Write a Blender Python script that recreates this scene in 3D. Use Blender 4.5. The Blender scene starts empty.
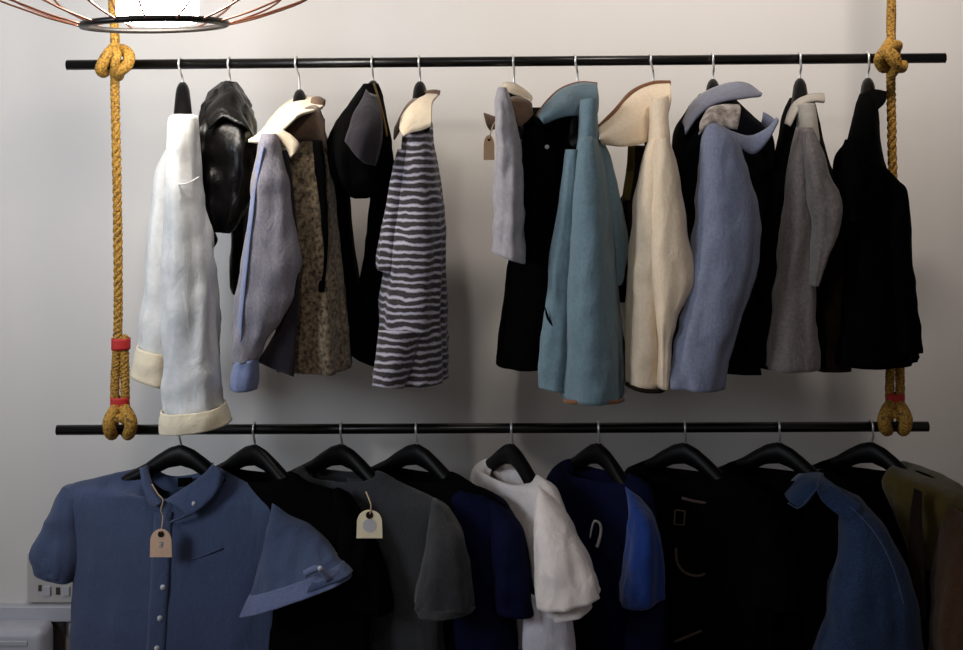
import bpy, bmesh, math, random
from math import sin, cos, pi, radians, sqrt
from mathutils import Vector, noise

SC = bpy.context.scene
COL = SC.collection
F, D, HX, HY, CZ = 1232.0, 2.8, 481.5, 130.0, 1.6
WALL = 0.42
random.seed(4)

# ---------------------------------------------------------------- camera
cam = bpy.data.objects.new('camera', bpy.data.cameras.new('camera'))
COL.objects.link(cam)
cam.location = (0, -D, CZ)
cam.rotation_euler = (pi / 2, 0, 0)
cam.data.sensor_width = 36
cam.data.lens = 36 * F / 963
cam.data.shift_y = -(325 - HY) / 963
cam.data.clip_end = 50
SC.camera = cam

# ---------------------------------------------------------------- world, lights, exposure
w = bpy.data.worlds.new('world'); SC.world = w; w.use_nodes = True
w.node_tree.nodes['Background'].inputs[0].default_value = (1.0, 0.95, 0.95, 1)
w.node_tree.nodes['Background'].inputs[1].default_value = 0.15
SC.view_settings.view_transform = 'Standard'
SC.view_settings.look = 'None'
SC.view_settings.exposure = 0.0
SC.view_settings.gamma = 1.0
SC.view_settings.use_curve_mapping = False

def lamp_light(name, kind, loc, target, energy, col, **kw):
    L = bpy.data.lights.new(name, kind); L.energy = energy; L.color = col
    for k, v in kw.items(): setattr(L, k, v)
    o = bpy.data.objects.new(name, L); COL.objects.link(o); o.location = loc
    o.rotation_euler = (Vector(target) - Vector(loc)).to_track_quat('-Z', 'Y').to_euler()
    return o
# warm ceiling spots of the shop washing the rails, daylight from the shop window at the left front
lamp_light('ceiling_spot', 'SPOT', (0.80, -0.70, 2.75), (0.72, 0.42, 2.02), 66, (1.0, 0.90, 0.81), spot_size=radians(78), spot_blend=0.75, shadow_soft_size=0.10)
lamp_light('ceiling_spot', 'SPOT', (-0.30, -2.2, 2.5), (0.02, 0.0, 1.40), 26, (1.0, 0.95, 0.90), spot_size=radians(50), spot_blend=1.0, shadow_soft_size=0.06)
lamp_light('window_daylight', 'AREA', (-2.5, -1.9, 2.0), (-0.6, 0.4, 1.70), 10, (0.82, 0.90, 1.0), shape='RECTANGLE', size=0.8, size_y=1.0, spread=radians(80))
PENDANT_STRENGTH = 46

# ---------------------------------------------------------------- helpers
def P(px, py, Y=0.0):
    s = (Y + D) / F
    return Vector(((px - HX) * s, Y, CZ - (py - HY) * s))

def srgb(h):
    if isinstance(h, str):
        h = h.lstrip('#'); h = [int(h[i:i + 2], 16) / 255 for i in (0, 2, 4)]
    return tuple((c / 12.92 if c <= 0.04045 else ((c + 0.055) / 1.055) ** 2.4) for c in h) + (1,)

def catmull(vals, n):
    """vals: list of equal-length tuples; n samples evenly over the segments"""
    m = len(vals); out = []
    for i in range(n):
        t = i / (n - 1) * (m - 1); k = min(int(t), m - 2); u = t - k
        p1, p2 = vals[k], vals[k + 1]
        p0 = vals[k - 1] if k > 0 else tuple(2 * a - b for a, b in zip(p1, p2))
        p3 = vals[k + 2] if k + 2 < m else tuple(2 * b - a for a, b in zip(p1, p2))
        out.append(tuple(0.5 * (2 * b + (c - a) * u + (2 * a - 5 * b + 4 * c - d) * u * u + (3 * b - a - 3 * c + d) * u ** 3)
                         for a, b, c, d in zip(p0, p1, p2, p3)))
    return out

def vlist(pts, n):
    return [Vector(p) for p in catmull([tuple(p) for p in pts], n)]

def finish(name, bm, mat, parent, smooth=True, thick=0.0, origin=None):
    bmesh.ops.recalc_face_normals(bm, faces=bm.faces)
    me = bpy.data.meshes.new(name)
    if parent is not None:
        off = parent_world(parent)
    else:
        off = Vector(origin) if origin is not None else Vector((0, 0, 0))
    for v in bm.verts: v.co -= off
    bm.to_mesh(me); bm.free()
    for p in me.polygons: p.use_smooth = smooth
    me.materials.append(mat)
    o = bpy.data.objects.new(name, me); COL.objects.link(o)
    if parent is not None: o.parent = parent
    else: o.location = off
    if thick:
        md = o.modifiers.new('thickness', 'SOLIDIFY'); md.thickness = thick; md.offset = 0
    return o

def parent_world(o):
    v = Vector((0, 0, 0))
    while o is not None:
        v += o.location; o = o.parent
    return v

def thing(name, label, cat, loc, group=None):
    o = bpy.data.objects.new(name, None); COL.objects.link(o); o.location = loc
    o.empty_display_size = 0.05
    o['label'] = label; o['category'] = cat
    if group: o['group'] = group
    return o

def loft(rows, n=72, S=64, e=0.8, fold=(0, 3, 0, 0), wr=0.004, wf=14, vf=0.006, cr=0.0025, cap=False, seed=0.0, bm=None, fr=False):
    """rows: (A, B, h, dip) -- A, B ring end points (Vectors), h half thickness across, dip lowers the front of the ring"""
    bm = bm or bmesh.new()
    uv = bm.loops.layers.uv.verify()
    flat = [tuple(r[0]) + tuple(r[1]) + (r[2], r[3] if len(r) > 3 else 0.0) for r in rows]
    smp = catmull(flat, n)
    fa, fk, fp, ft = fold
    rings = []
    so = Vector((seed * 3.1, seed * 1.7, seed * 2.3))
    for i, q in enumerate(smp):
        t = i / (n - 1)
        A = Vector(q[0:3]); B = Vector(q[3:6]); h = max(q[6], 0.002); dip = q[7]
        c = (A + B) / 2; a1 = (B - A) / 2
        hz = Vector((a1.x, a1.y, 0))
        if hz.length < 1e-5: hz = Vector((1, 0, 0))
        a2 = Vector((hz.y, -hz.x, 0)).normalized()
        if fr: a2 = Vector((c.x, c.y + D, 0)).normalized()
        if a2.y > 0: a2 = -a2
        ring = []
        for j in range(S):
            th = 2 * pi * j / S; co = cos(th); si = sin(th)
            cx = math.copysign(abs(co) ** e, co); sx = math.copysign(abs(si) ** e, si)
            m = 1 + fa * min(1, t * 1.6) * (sin(fk * th + fp + ft * t) + 0.5 * sin((2 * fk + 1) * th + 1.7 * fp - ft * t))
            p = c + a1 * cx * (1 + (m - 1) * 0.35) + a2 * sx * h * m
            p.z -= dip * max(0, si) ** 0.8 + 0.8 * dip * max(0, -si) ** 0.8
            if wr:
                d = (p - c); L = d.length
                if L > 1e-5:
                    q2 = p + so
                    nv = noise.noise(q2 * wf) + 0.6 * noise.noise(Vector((q2.x * wf * 2.6, q2.y * wf * 2.6, q2.z * wf * 1.1)))
                    fv = 1 - 2.4 * abs(noise.noise(Vector((q2.x * 26 + 0.5 * noise.noise(q2 * 6), q2.y * 26, q2.z * 4.5))))
                    cv_ = 1 - 2.6 * abs(noise.noise(Vector((q2.x * 13 + q2.z * 9, q2.y * 13, q2.z * 14 - q2.x * 8)) + Vector((7, 7, 7))))
                    p += d / L * (wr * nv + vf * fv * min(1, .15 + t) + cr * cv_ * min(1, .2 + t)) * min(1, L / 0.03)
            ring.append(bm.verts.new(p))
        rings.append(ring)
    for i in range(n - 1):
        for j in range(S):
            k = (j + 1) % S
            f = bm.faces.new((rings[i][j], rings[i][k], rings[i + 1][k], rings[i + 1][j]))
            for lp, (uu, vv) in zip(f.loops, ((j, i), (j + 1, i), (j + 1, i + 1), (j, i + 1))):
                lp[uv].uv = (uu / S, vv / (n - 1))
    if cap:
        c = sum((v.co for v in rings[0]), Vector()) / S
        cv = bm.verts.new(c)
        for j in range(S): bm.faces.new((cv, rings[0][(j + 1) % S], rings[0][j]))
    return bm

def tube(pts, r, n=None, S=8, bm=None, taper=None, closed=False):
    bm = bm or bmesh.new()
    P_ = vlist(pts, n) if n else [Vector(p) for p in pts]
    m = len(P_); rings = []
    T0 = None; N = None
    for i, p in enumerate(P_):
        a = P_[max(0, i - 1)]; b = P_[min(m - 1, i + 1)]
        if closed: a = P_[(i - 1) % m]; b = P_[(i + 1) % m]
        T = (b - a).normalized()
        if N is None:
            N = T.cross(Vector((0, 0, 1)));
            if N.length < 0.1: N = T.cross(Vector((0, 1, 0)))
        N = (N - T * N.dot(T)).normalized(); Bn = T.cross(N)
        rr = r * (taper(i / (m - 1)) if taper else 1)
        rings.append([bm.verts.new(p + (N * cos(2 * pi * j / S) + Bn * sin(2 * pi * j / S)) * rr) for j in range(S)])
    for i in range(m if closed else m - 1):
        A = rings[i]; B = rings[(i + 1) % m]
        for j in range(S):
            k = (j + 1) % S
            bm.faces.new((A[j], A[k], B[k], B[j]))
    if not closed:
        bm.faces.new(rings[0][::-1]); bm.faces.new(rings[-1])
    return bm

def sheet(lines, n=24, m=8, bulge=0.0, wr=0.0015, bm=None, swap=0):
    """lines: list of polylines of Vectors (cross-wise control lines); lofted to an n x m sheet"""
    bm = bm or bmesh.new()
    uv = bm.loops.layers.uv.verify()
    L = [vlist(l, n) for l in lines]
    g = []
    for i in range(n):
        ctl = [l[i] for l in L]
        row = vlist(ctl, m)
        out = []
        for k, p in enumerate(row):
            v = k / (m - 1)
            p = p + Vector((0, -bulge * 4 * v * (1 - v), 0))
            if wr: p = p + Vector((noise.noise(p * 18) * wr, noise.noise(p * 15 + Vector((5, 3, 1))) * wr * 1.6, noise.noise(p * 17 + Vector((9, 1, 1))) * wr))
            out.append(bm.verts.new(p))
        g.append(out)
    for i in range(n - 1):
        for k in range(m - 1):
            f = bm.faces.new((g[i][k], g[i + 1][k], g[i + 1][k + 1], g[i][k + 1]))
            for lp, (a, b) in zip(f.loops, ((i, k), (i + 1, k), (i + 1, k + 1), (i, k + 1))):
                lp[uv].uv = (b / (m - 1), a / (n - 1) * swap) if swap else (a / (n - 1), b / (m - 1))
    return bm

def box(bm, c, s, bev=0.0, seg=2):
    r = bmesh.ops.create_cube(bm, size=1)
    for v in r['verts']: v.co = Vector((v.co.x * s[0], v.co.y * s[1], v.co.z * s[2])) + Vector(c)
    if bev:
        es = list({e for v in r['verts'] for e in v.link_edges})
        bmesh.ops.bevel(bm, geom=es, offset=bev, segments=seg, affect='EDGES', profile=0.5)
    return bm

# ---------------------------------------------------------------- materials
MATS = {}
def principled(name):
    m = bpy.data.materials.new(name); m.use_nodes = True
    return m, m.node_tree.nodes, m.node_tree.links, m.node_tree.nodes['Principled BSDF']

def fabric(name, c1, c2=None, scale=60, contrast=0.5, rough=0.9, sheen=0.25, bump=0.25, weave=900, spec=0.25, stretch=(1, 1, 1), detail=4, crease=0.35):
    m, N, Lk, b = principled(name)
    b.inputs['Roughness'].default_value = rough
    b.inputs['Sheen Weight'].default_value = sheen
    b.inputs['Sheen Roughness'].default_value = 0.5
    b.inputs['Specular IOR Level'].default_value = spec
    tc = N.new('ShaderNodeTexCoord')
    mp = N.new('ShaderNodeMapping'); mp.inputs['Scale'].default_value = stretch
    Lk.new(tc.outputs['Object'], mp.inputs[0])
    nz = N.new('ShaderNodeTexNoise'); nz.inputs['Scale'].default_value = scale; nz.inputs['Detail'].default_value = detail
    Lk.new(mp.outputs[0], nz.inputs['Vector'])
    rp = N.new('ShaderNodeValToRGB')
    rp.color_ramp.elements[0].position = 0.5 - 0.5 * (1 - contrast); rp.color_ramp.elements[1].position = 0.5 + 0.5 * (1 - contrast)
    rp.color_ramp.elements[0].color = srgb(c1)
    if c2 is None:
        c = srgb(c1); c2l = tuple(min(1, x * 1.22) for x in c[:3]) + (1,)
    else: c2l = srgb(c2)
    rp.color_ramp.elements[1].color = c2l
    Lk.new(nz.outputs[0], rp.inputs[0]); Lk.new(rp.outputs[0], b.inputs['Base Color'])
    wv = N.new('ShaderNodeTexNoise'); wv.inputs['Scale'].default_value = weave; wv.inputs['Detail'].default_value = 2
    Lk.new(tc.outputs['Object'], wv.inputs['Vector'])
    bp = N.new('ShaderNodeBump'); bp.inputs['Strength'].default_value = bump; bp.inputs['Distance'].default_value = 0.002
    cz = N.new('ShaderNodeMapping'); cz.inputs['Scale'].default_value = (1, 1, 0.45); cz.inputs['Rotation'].default_value = (0.3, 0.5, 0.2)
    Lk.new(tc.outputs['Object'], cz.inputs[0])
    cn = N.new('ShaderNodeTexNoise'); cn.inputs['Scale'].default_value = 26; cn.inputs['Detail'].default_value = 5
    cn.inputs['Roughness'].default_value = 0.6; cn.inputs['Distortion'].default_value = 1.2
    Lk.new(cz.outputs[0], cn.inputs['Vector'])
    cb = N.new('ShaderNodeBump'); cb.inputs['Strength'].default_value = crease; cb.inputs['Distance'].default_value = 0.012
    Lk.new(cn.outputs[0], cb.inputs['Height']); Lk.new(cb.outputs[0], bp.inputs['Normal'])
    Lk.new(wv.outputs[0], bp.inputs['Height']); Lk.new(bp.outputs[0], b.inputs['Normal'])
    MATS[name] = m
    return m

def plain(name, c, rough=0.5, metal=0.0, spec=0.5, noise_amt=0.08, scale=40, bump=0.0):
    m, N, Lk, b = principled(name)
    b.inputs['Roughness'].default_value = rough; b.inputs['Metallic'].default_value = metal
    b.inputs['Specular IOR Level'].default_value = spec
    tc = N.new('ShaderNodeTexCoord'); nz = N.new('ShaderNodeTexNoise'); nz.inputs['Scale'].default_value = scale
    nz.inputs['Detail'].default_value = 5
    Lk.new(tc.outputs['Object'], nz.inputs['Vector'])
    rp = N.new('ShaderNodeValToRGB'); cl = srgb(c)
    rp.color_ramp.elements[0].color = tuple(x * (1 - noise_amt) for x in cl[:3]) + (1,)
    rp.color_ramp.elements[1].color = tuple(min(1, x * (1 + noise_amt)) for x in cl[:3]) + (1,)
    Lk.new(nz.outputs[0], rp.inputs[0]); Lk.new(rp.outputs[0], b.inputs['Base Color'])
    if bump:
        bp = N.new('ShaderNodeBump'); bp.inputs['Strength'].default_value = bump; bp.inputs['Distance'].default_value = 0.002
        Lk.new(nz.outputs[0], bp.inputs['Height']); Lk.new(bp.outputs[0], b.inputs['Normal'])
    MATS[name] = m
    return m

def striped(name):
    m, N, Lk, b = principled(name)
    b.inputs['Roughness'].default_value = 0.85; b.inputs['Sheen Weight'].default_value = 0.2
    tc = N.new('ShaderNodeTexCoord')
    sp = N.new('ShaderNodeSeparateXYZ'); Lk.new(tc.outputs['Object'], sp.inputs[0])
    nz = N.new('ShaderNodeTexNoise'); nz.inputs['Scale'].default_value = 28; nz.inputs['Detail'].default_value = 3
    Lk.new(tc.outputs['Object'], nz.inputs['Vector'])
    ad = N.new('ShaderNodeMath'); ad.operation = 'MULTIPLY_ADD'; ad.inputs[1].default_value = 0.016
    Lk.new(nz.outputs[0], ad.inputs[0]); Lk.new(sp.outputs['Z'], ad.inputs[2])
    mu = N.new('ShaderNodeMath'); mu.operation = 'MULTIPLY'; mu.inputs[1].default_value = 61
    Lk.new(ad.outputs[0], mu.inputs[0])
    fr = N.new('ShaderNodeMath'); fr.operation = 'FRACT'; Lk.new(mu.outputs[0], fr.inputs[0])
    rp = N.new('ShaderNodeValToRGB'); cr = rp.color_ramp
    cr.elements[0].position = 0.0; cr.elements[0].color = srgb('#bdb9c6')
    cr.elements[1].position = 0.20; cr.elements[1].color = srgb('#a7a2b2')
    for p, c in ((0.36, '#211a1d'), (0.62, '#30262a'), (0.82, '#151012'), (0.94, '#8f8a92')):
        el = cr.elements.new(p); el.color = srgb(c)
    Lk.new(fr.outputs[0], rp.inputs[0]); Lk.new(rp.outputs[0], b.inputs['Base Color'])
    n2 = N.new('ShaderNodeTexNoise'); n2.inputs['Scale'].default_value = 500
    bp = N.new('ShaderNodeBump'); bp.inputs['Strength'].default_value = 0.3; bp.inputs['Distance'].default_value = 0.002
    Lk.new(n2.outputs[0], bp.inputs['Height']); Lk.new(bp.outputs[0], b.inputs['Normal'])
    MATS[name] = m
    return m

def rope_mat():
    m, N, Lk, b = principled('gold_rope')
    b.inputs['Roughness'].default_value = 0.75
    tc = N.new('ShaderNodeTexCoord')
    vo = N.new('ShaderNodeTexVoronoi'); vo.inputs['Scale'].default_value = 190
    Lk.new(tc.outputs['Object'], vo.inputs['Vector'])
    rp = N.new('ShaderNodeValToRGB'); cr = rp.color_ramp
    cr.elements[0].position = 0.0; cr.elements[0].color = srgb('#c99a3c')
    cr.elements[1].position = 1.0; cr.elements[1].color = srgb('#3a2a10')
    el = cr.elements.new(0.5); el.color = srgb('#a87c2c')
    Lk.new(vo.outputs['Distance'], rp.inputs[0]); Lk.new(rp.outputs[0], b.inputs['Base Color'])
    bp = N.new('ShaderNodeBump'); bp.inputs['Strength'].default_value = 0.6; bp.inputs['Distance'].default_value = 0.003
    bp.invert = True
    Lk.new(vo.outputs['Distance'], bp.inputs['Height']); Lk.new(bp.outputs[0], b.inputs['Normal'])
    return m

def emissive(name, c, s):
    m, N, Lk, b = principled(name)
    b.inputs['Base Color'].default_value = srgb(c)
    b.inputs['Emission Color'].default_value = srgb(c)
    b.inputs['Emission Strength'].default_value = s
    b.inputs['Roughness'].default_value = 0.4
    return m

M_wall = plain('painted_wall', '#dedad6', 0.85, noise_amt=0.02, scale=6, bump=0.05, spec=0.2)
M_floor = plain('wood_floor', '#6b5240', 0.5, scale=8, noise_amt=0.2)
M_ceil = plain('ceiling_paint', '#d8d5d0', 0.9, noise_amt=0.02)
M_trim = plain('trim_paint', '#b9bac2', 0.45, noise_amt=0.03)
M_rail = plain('black_pipe', '#080706', 0.3, noise_amt=0.15, spec=0.35)
M_hang = plain('black_hanger', '#040404', 0.45, spec=0.16)
M_chrome = plain('chrome', '#e2e2e2', 0.35, metal=0.75, spec=0.5)
M_copper = plain('copper_wire', '#8f5a44', 0.35, metal=0.6)
M_dark = plain('dark_metal', '#1a1614', 0.4, metal=0.3)
M_red = plain('red_tape', '#b3201c', 0.6, noise_amt=0.15)
M_rope = rope_mat()
M_glow = emissive('lit_glass', '#fff6ea', PENDANT_STRENGTH)
M_string = plain('cotton_string', '#b49d80', 0.9)
M_card = plain('tan_card', '#dcb89c', 0.85, noise_amt=0.1, scale=120)
M_cream_card = plain('cream_card', '#f3e6c4', 0.85, noise_amt=0.03)
M_ink = plain('grey_print', '#8d97a3', 0.8)
M_dot = plain('pale_print', '#c4c0c4', 0.8)
M_btn = plain('pearl_button', '#c9ccd2', 0.3)
M_gold = plain('gold_metal', '#7c6026', 0.3, metal=0.9)
M_plastic = plain('grey_plastic', '#bdb9b6', 0.4)
M_heater = plain('heater_enamel', '#b9bac6', 0.35)
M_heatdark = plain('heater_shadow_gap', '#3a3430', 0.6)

F_white = fabric('white_knit', '#d2d3d3', '#e4e5e4', 90, 0.3, sheen=0.2)
F_cream = fabric('cream_fleece', '#e8d9b8', '#f3e9d2', 120, 0.3)
F_satin = fabric('black_satin', '#040303', '#070606', 20, 0.3, rough=0.33, sheen=0, spec=0.3, bump=0.1)
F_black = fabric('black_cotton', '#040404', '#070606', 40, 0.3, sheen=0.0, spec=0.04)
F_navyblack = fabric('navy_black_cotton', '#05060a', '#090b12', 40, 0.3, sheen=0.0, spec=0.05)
F_brownblack = fabric('dark_brown_wool', '#1b120e', '#2a1d17', 80, 0.3, sheen=0.05, spec=0.1)
F_purple = fabric('mauve_lining', '#1c171e', '#282129', 40, 0.3, sheen=0.2)
F_marl = fabric('blue_marl', '#727489', '#9a9292', 330, 0.55, sheen=0.2, stretch=(1, 1, 0.5), detail=6)
F_marl2 = fabric('light_blue_cotton', '#6a769c', '#808cb0', 60, 0.3)
F_speck = fabric('brown_speckled_wool', '#40362b', '#a08d72', 115, 0.68, detail=5)
F_teal = fabric('teal_cotton', '#5c7380', '#6d8590', 120, 0.3, sheen=0.2)
F_sand = fabric('cream_linen', '#e3ccae', '#efdec6', 140, 0.3, sheen=0.2)
F_piping = fabric('brown_piping', '#6b452b', '#835838', 60, 0.3)
F_lav = fabric('pale_grey_cotton', '#8f8b92', '#aaa5aa', 80, 0.35)
F_taupe = fabric('taupe_lining', '#5a463a', '#7a6352', 50, 0.3)
F_beige = fabric('beige_facing', '#d8c4a6', '#e8d8bf', 50, 0.3)
F_denim = fabric('pale_denim', '#6e758e', '#858ca2', 160, 0.4, sheen=0.2)
F_steel = fabric('steel_blue_cotton', '#6a6c7c', '#797b8a', 80, 0.3)
F_fur = fabric('mottled_lining', '#6d6058', '#c2b8b0', 60, 0.65)
F_grey = fabric('grey_wool', '#6c6463', '#8a827f', 150, 0.5, sheen=0.3)
F_greycol = fabric('pale_grey_collar', '#a29a90', '#b4aca2', 80, 0.3)
F_stripe = striped('striped_knit')
F_cham = fabric('blue_chambray', '#3b4765', '#485574', 240, 0.4, sheen=0.2)
F_chamin = fabric('blue_chambray_roll', '#56628a', '#6d7696', 200, 0.4)
F_char = fabric('charcoal_jersey', '#2b2c2f', '#37383b', 160, 0.4, sheen=0.15)
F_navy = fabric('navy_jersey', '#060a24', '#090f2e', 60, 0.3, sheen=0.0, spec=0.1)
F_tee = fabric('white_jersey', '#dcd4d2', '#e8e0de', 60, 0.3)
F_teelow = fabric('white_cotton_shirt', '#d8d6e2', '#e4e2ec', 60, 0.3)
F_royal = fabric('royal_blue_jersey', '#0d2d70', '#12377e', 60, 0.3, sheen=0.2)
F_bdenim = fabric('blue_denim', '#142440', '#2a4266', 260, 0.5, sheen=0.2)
F_olive = fabric('olive_cotton', '#463a14', '#56481c', 60, 0.3)
F_rust = fabric('brown_wool', '#382412', '#4a3220', 90, 0.3)

# ---------------------------------------------------------------- setting
def struct(name, c, s, mat, bev=0):
    bm = bmesh.new(); box(bm, (0, 0, 0), s, bev)
    o = finish(name, bm, mat, None, smooth=False); o.location = c; o['kind'] = 'structure'
    return o
struct('wall_back', (0, WALL + 0.06, 1.45), (7.0, 0.12, 2.9), M_wall)
struct('floor', (0, -1.8, -0.05), (7.0, 4.6, 0.1), M_floor)
struct('ceiling', (0, -1.8, 2.95), (7.0, 4.6, 0.1), M_ceil)
tz = P(0, 606, WALL - 0.02).z
struct('trim_1', (0, WALL - 0.0125, tz - 0.02), (6.9, 0.025, 0.04), M_trim, 0.003)

# ---------------------------------------------------------------- rails and ropes
def rail(name, x0, y0, x1, y1, label):
    A = P(x0, y0); B = P(x1, y1); c = (A + B) / 2
    bm = tube([A, B], 0.0115, S=24)
    o = finish(name, bm, M_rail, None, origin=c)
    o['label'] = label; o['category'] = 'rail'; o['group'] = 'black pipe rails'
    for p in o.data.polygons:
        if len(p.vertices) > 4: p.use_smooth = False
    return o
rail('clothes_rail', 67, 65, 945, 58, 'upper black pipe rail slung between the two ropes, the long-sleeved garments on it')
rail('clothes_rail', 57, 430, 928, 426.5, 'lower black pipe rail tied at the rope ends, the short-sleeved tops on it')
def rail_y(px, up): return 65 - 7 * (px - 67) / 878 if up else 430 - 3.5 * (px - 57) / 871

def strands(bm, pts, r, turns, n):
    C = vlist(pts, n)
    for s in range(3):
        line = []
        for i, p in enumerate(C):
            a = C[max(0, i - 1)]; b = C[min(n - 1, i + 1)]; T = (b - a).normalized()
            N = T.cross(Vector((0, 1, 0)))
            if N.length < 0.05: N = T.cross(Vector((1, 0, 0)))
            N.normalize(); B = T.cross(N)
            ph = 2 * pi * (turns * i / (n - 1) + s / 3)
            line.append(p + (N * cos(ph) + B * sin(ph)) * r * 0.5)
        tube(line, r * 0.58, S=7, bm=bm)

def rope(xt, xk, yk, xb, yb, label, knot_kind):
    root = thing('rope', label, 'rope', P(xb, yb), 'ropes holding the rails')
    bm = bmesh.new()
    top = P(xt, -420)
    strands(bm, [top, P((xt + xk) / 2, -150), P(xt, -20), P(xk, yk - 24)], 0.0105, 26, 160)
    yf = yb - 82
    strands(bm, [P(xk, yk - 24), P(xk, yk, -0.02), P(xk, yk + 30), P(xk * .5 + xb * .5, yk + 150), P(xb - 2, yf - 20), P(xb - 5, yf + 40), P(xb - 5, yb - 14)], 0.0105, 30, 200)
    strands(bm, [P(xb + 4, yf - 6), P(xb + 5, yf + 40), P(xb + 5, yb - 14)], 0.0105, 7, 50)
    finish('braided_cord', bm, M_rope, root)
    # upper hitch round the rail
    bm = bmesh.new()
    z = P(xk, yk)
    def K(dx, dy, Y): return P(xk + dx, yk + dy, Y)
    if knot_kind == 0:
        tube([K(1, -16, -.02), K(-8, -6, -.036), K(-14, 6, -.03), K(-11, 10, 0), K(-6, 2, .026), K(2, -10, .02), K(8, -12, 0), K(14, -6, -.03), K(12, 3, -.036), K(5, 9, -.028), K(3, 14, -.005)], .0135, 90, S=12, bm=bm)
        tube([K(-2, -14, -.03), K(2, -8, -.044), K(0, 2, -.044), K(-1, 12, -.02)], .010, 30, S=12, bm=bm)
    else:
        tube([K(0, -17, -.01), K(-6, -8, -.036), K(-12, 1, -.034), K(-8, 10, -.01), K(0, 6, .026), K(4, -6, .026), K(6, -13, -.005), K(-4, -8, -.045), K(2, 3, -.05), K(10, 10, -.03), K(12, 6, 0)], .012, 100, S=12, bm=bm)
        tube([K(-6, -10, -.03), K(4, -2, -.05), K(6, 8, -.036), K(0, 18, -.01)], .0105, 30, S=12, bm=bm)
    finish('hitch_knot', bm, M_rope, root)
    bm = bmesh.new()
    def K2(dx, dy, Y): return P(xb + dx, yb + dy, Y)
    for s in (-1, 1):
        tube([K2(4 * s, -15, -.006), K2(8 * s, -9, -.022), K2(11 * s, -1, -.030), K2(10 * s, 7, -.024), K2(8 * s, 10, -.004), K2(7 * s, 6, .022), K2(8 * s, -4, .026), K2(5 * s, -11, .006)], .0145, 60, S=12, bm=bm)
    tube([K2(-8, -3, -.02), K2(0, -6, -.026), K2(8, -3, -.02)], .010, 16, S=10, bm=bm)
    finish('rail_loop', bm, M_rope, root)
    for yy in (yf + 2, yb - 21):
        xo = xb if yy > yf + 20 else xb + 1
        A = P(xo - 9, yy - 6, -.0); B = P(xo + 9, yy - 6, -.0); A2 = P(xo - 9, yy + 6, -.0); B2 = P(xo + 9, yy + 5, -.0)
        finish('binding_tape', loft([(A, B, .0135), (A2, B2, .0135)], n=6, S=24, wr=.0005, vf=0, cr=0), M_red, root, thick=.002)
    return root
rope(112.5, 115, 62, 120, 424, 'gold braided rope at the left end of the rails, beneath the pendant lamp', 0)
rope(891.5, 891, 58, 895, 420, 'gold braided rope at the right end of the rails, beside the black coat', 1)

# ---------------------------------------------------------------- pendant lamp
def pendant():
    Y = -0.35
    c = P(155, 25, Y); R = 0.143
    root = thing('pendant_lamp', 'lit pendant lamp with a flaring copper wire cage above the upper rail', 'lamp', c)
    bm = bmesh.new()
    S = 64; prof = [(R - .012, .005), (R, .006), (R + .003, .0), (R, -.005), (R - .012, -.006)]
    rings = [[bm.verts.new(c + Vector((r * cos(2 * pi * j / S), r * sin(2 * pi * j / S), z + .035 * r * cos(2 * pi * j / S)))) for j in range(S)] for r, z in prof]
    for i in range(5):
        for j in range(S):
            bm.faces.new((rings[i][j], rings[i][(j + 1) % S], rings[(i + 1) % 5][(j + 1) % S], rings[(i + 1) % 5][j]))
    finish('lower_ring', bm, M_dark, root)
    for k in range(16):
        a = 2 * pi * (k + .35) / 16
        d = Vector((cos(a), sin(a), 0)); off = .035 * R * cos(a)
        pts = [c + d * R + Vector((0, 0, off)), c + d * .23 + Vector((0, 0, off + .025)), c + d * .34 + Vector((0, 0, off + .075)), c + d * .40 + Vector((0, 0, .17)),
               c + d * .36 + Vector((0, 0, .30)), c + d * .22 + Vector((0, 0, .40)), c + d * .06 + Vector((0, 0, .46))]
        finish('cage_wire', tube(pts, .0022, 40, S=6), M_copper, root)
    # lit glass drum
    bm = bmesh.new(); S = 40
    prof = [(.0, -.002), (.05, .0), (.074, .006), (.08, .02), (.078, .15), (.07, .175), (.03, .19), (0.012, .20)]
    rings = [[bm.verts.new(c + Vector((max(r, .001) * cos(2 * pi * j / S) + .006, max(r, .001) * sin(2 * pi * j / S), z))) for j in range(S)] for r, z in prof]
    for i in range(len(prof) - 1):
        for j in range(S): bm.faces.new((rings[i][j], rings[i][(j + 1) % S], rings[i + 1][(j + 1) % S], rings[i + 1][j]))
    bm.faces.new(rings[0]); bm.faces.new(rings[-1])
    finish('glass_shade', bm, M_glow, root)
    bm = tube([c + Vector((.006, 0, .19)), c + Vector((.006, 0, .46))], .012, S=16)
    tube([c + Vector((.006, 0, .44)), c + Vector((.006, 0, .475))], .062, S=24, bm=bm)
    finish('lamp_stem', bm, M_dark, root)
    finish('flex', tube([c + Vector((.006, 0, .47)), Vector((c.x + .006, c.y, 2.9))], .004, S=8), M_dark, root)
pendant()

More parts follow.
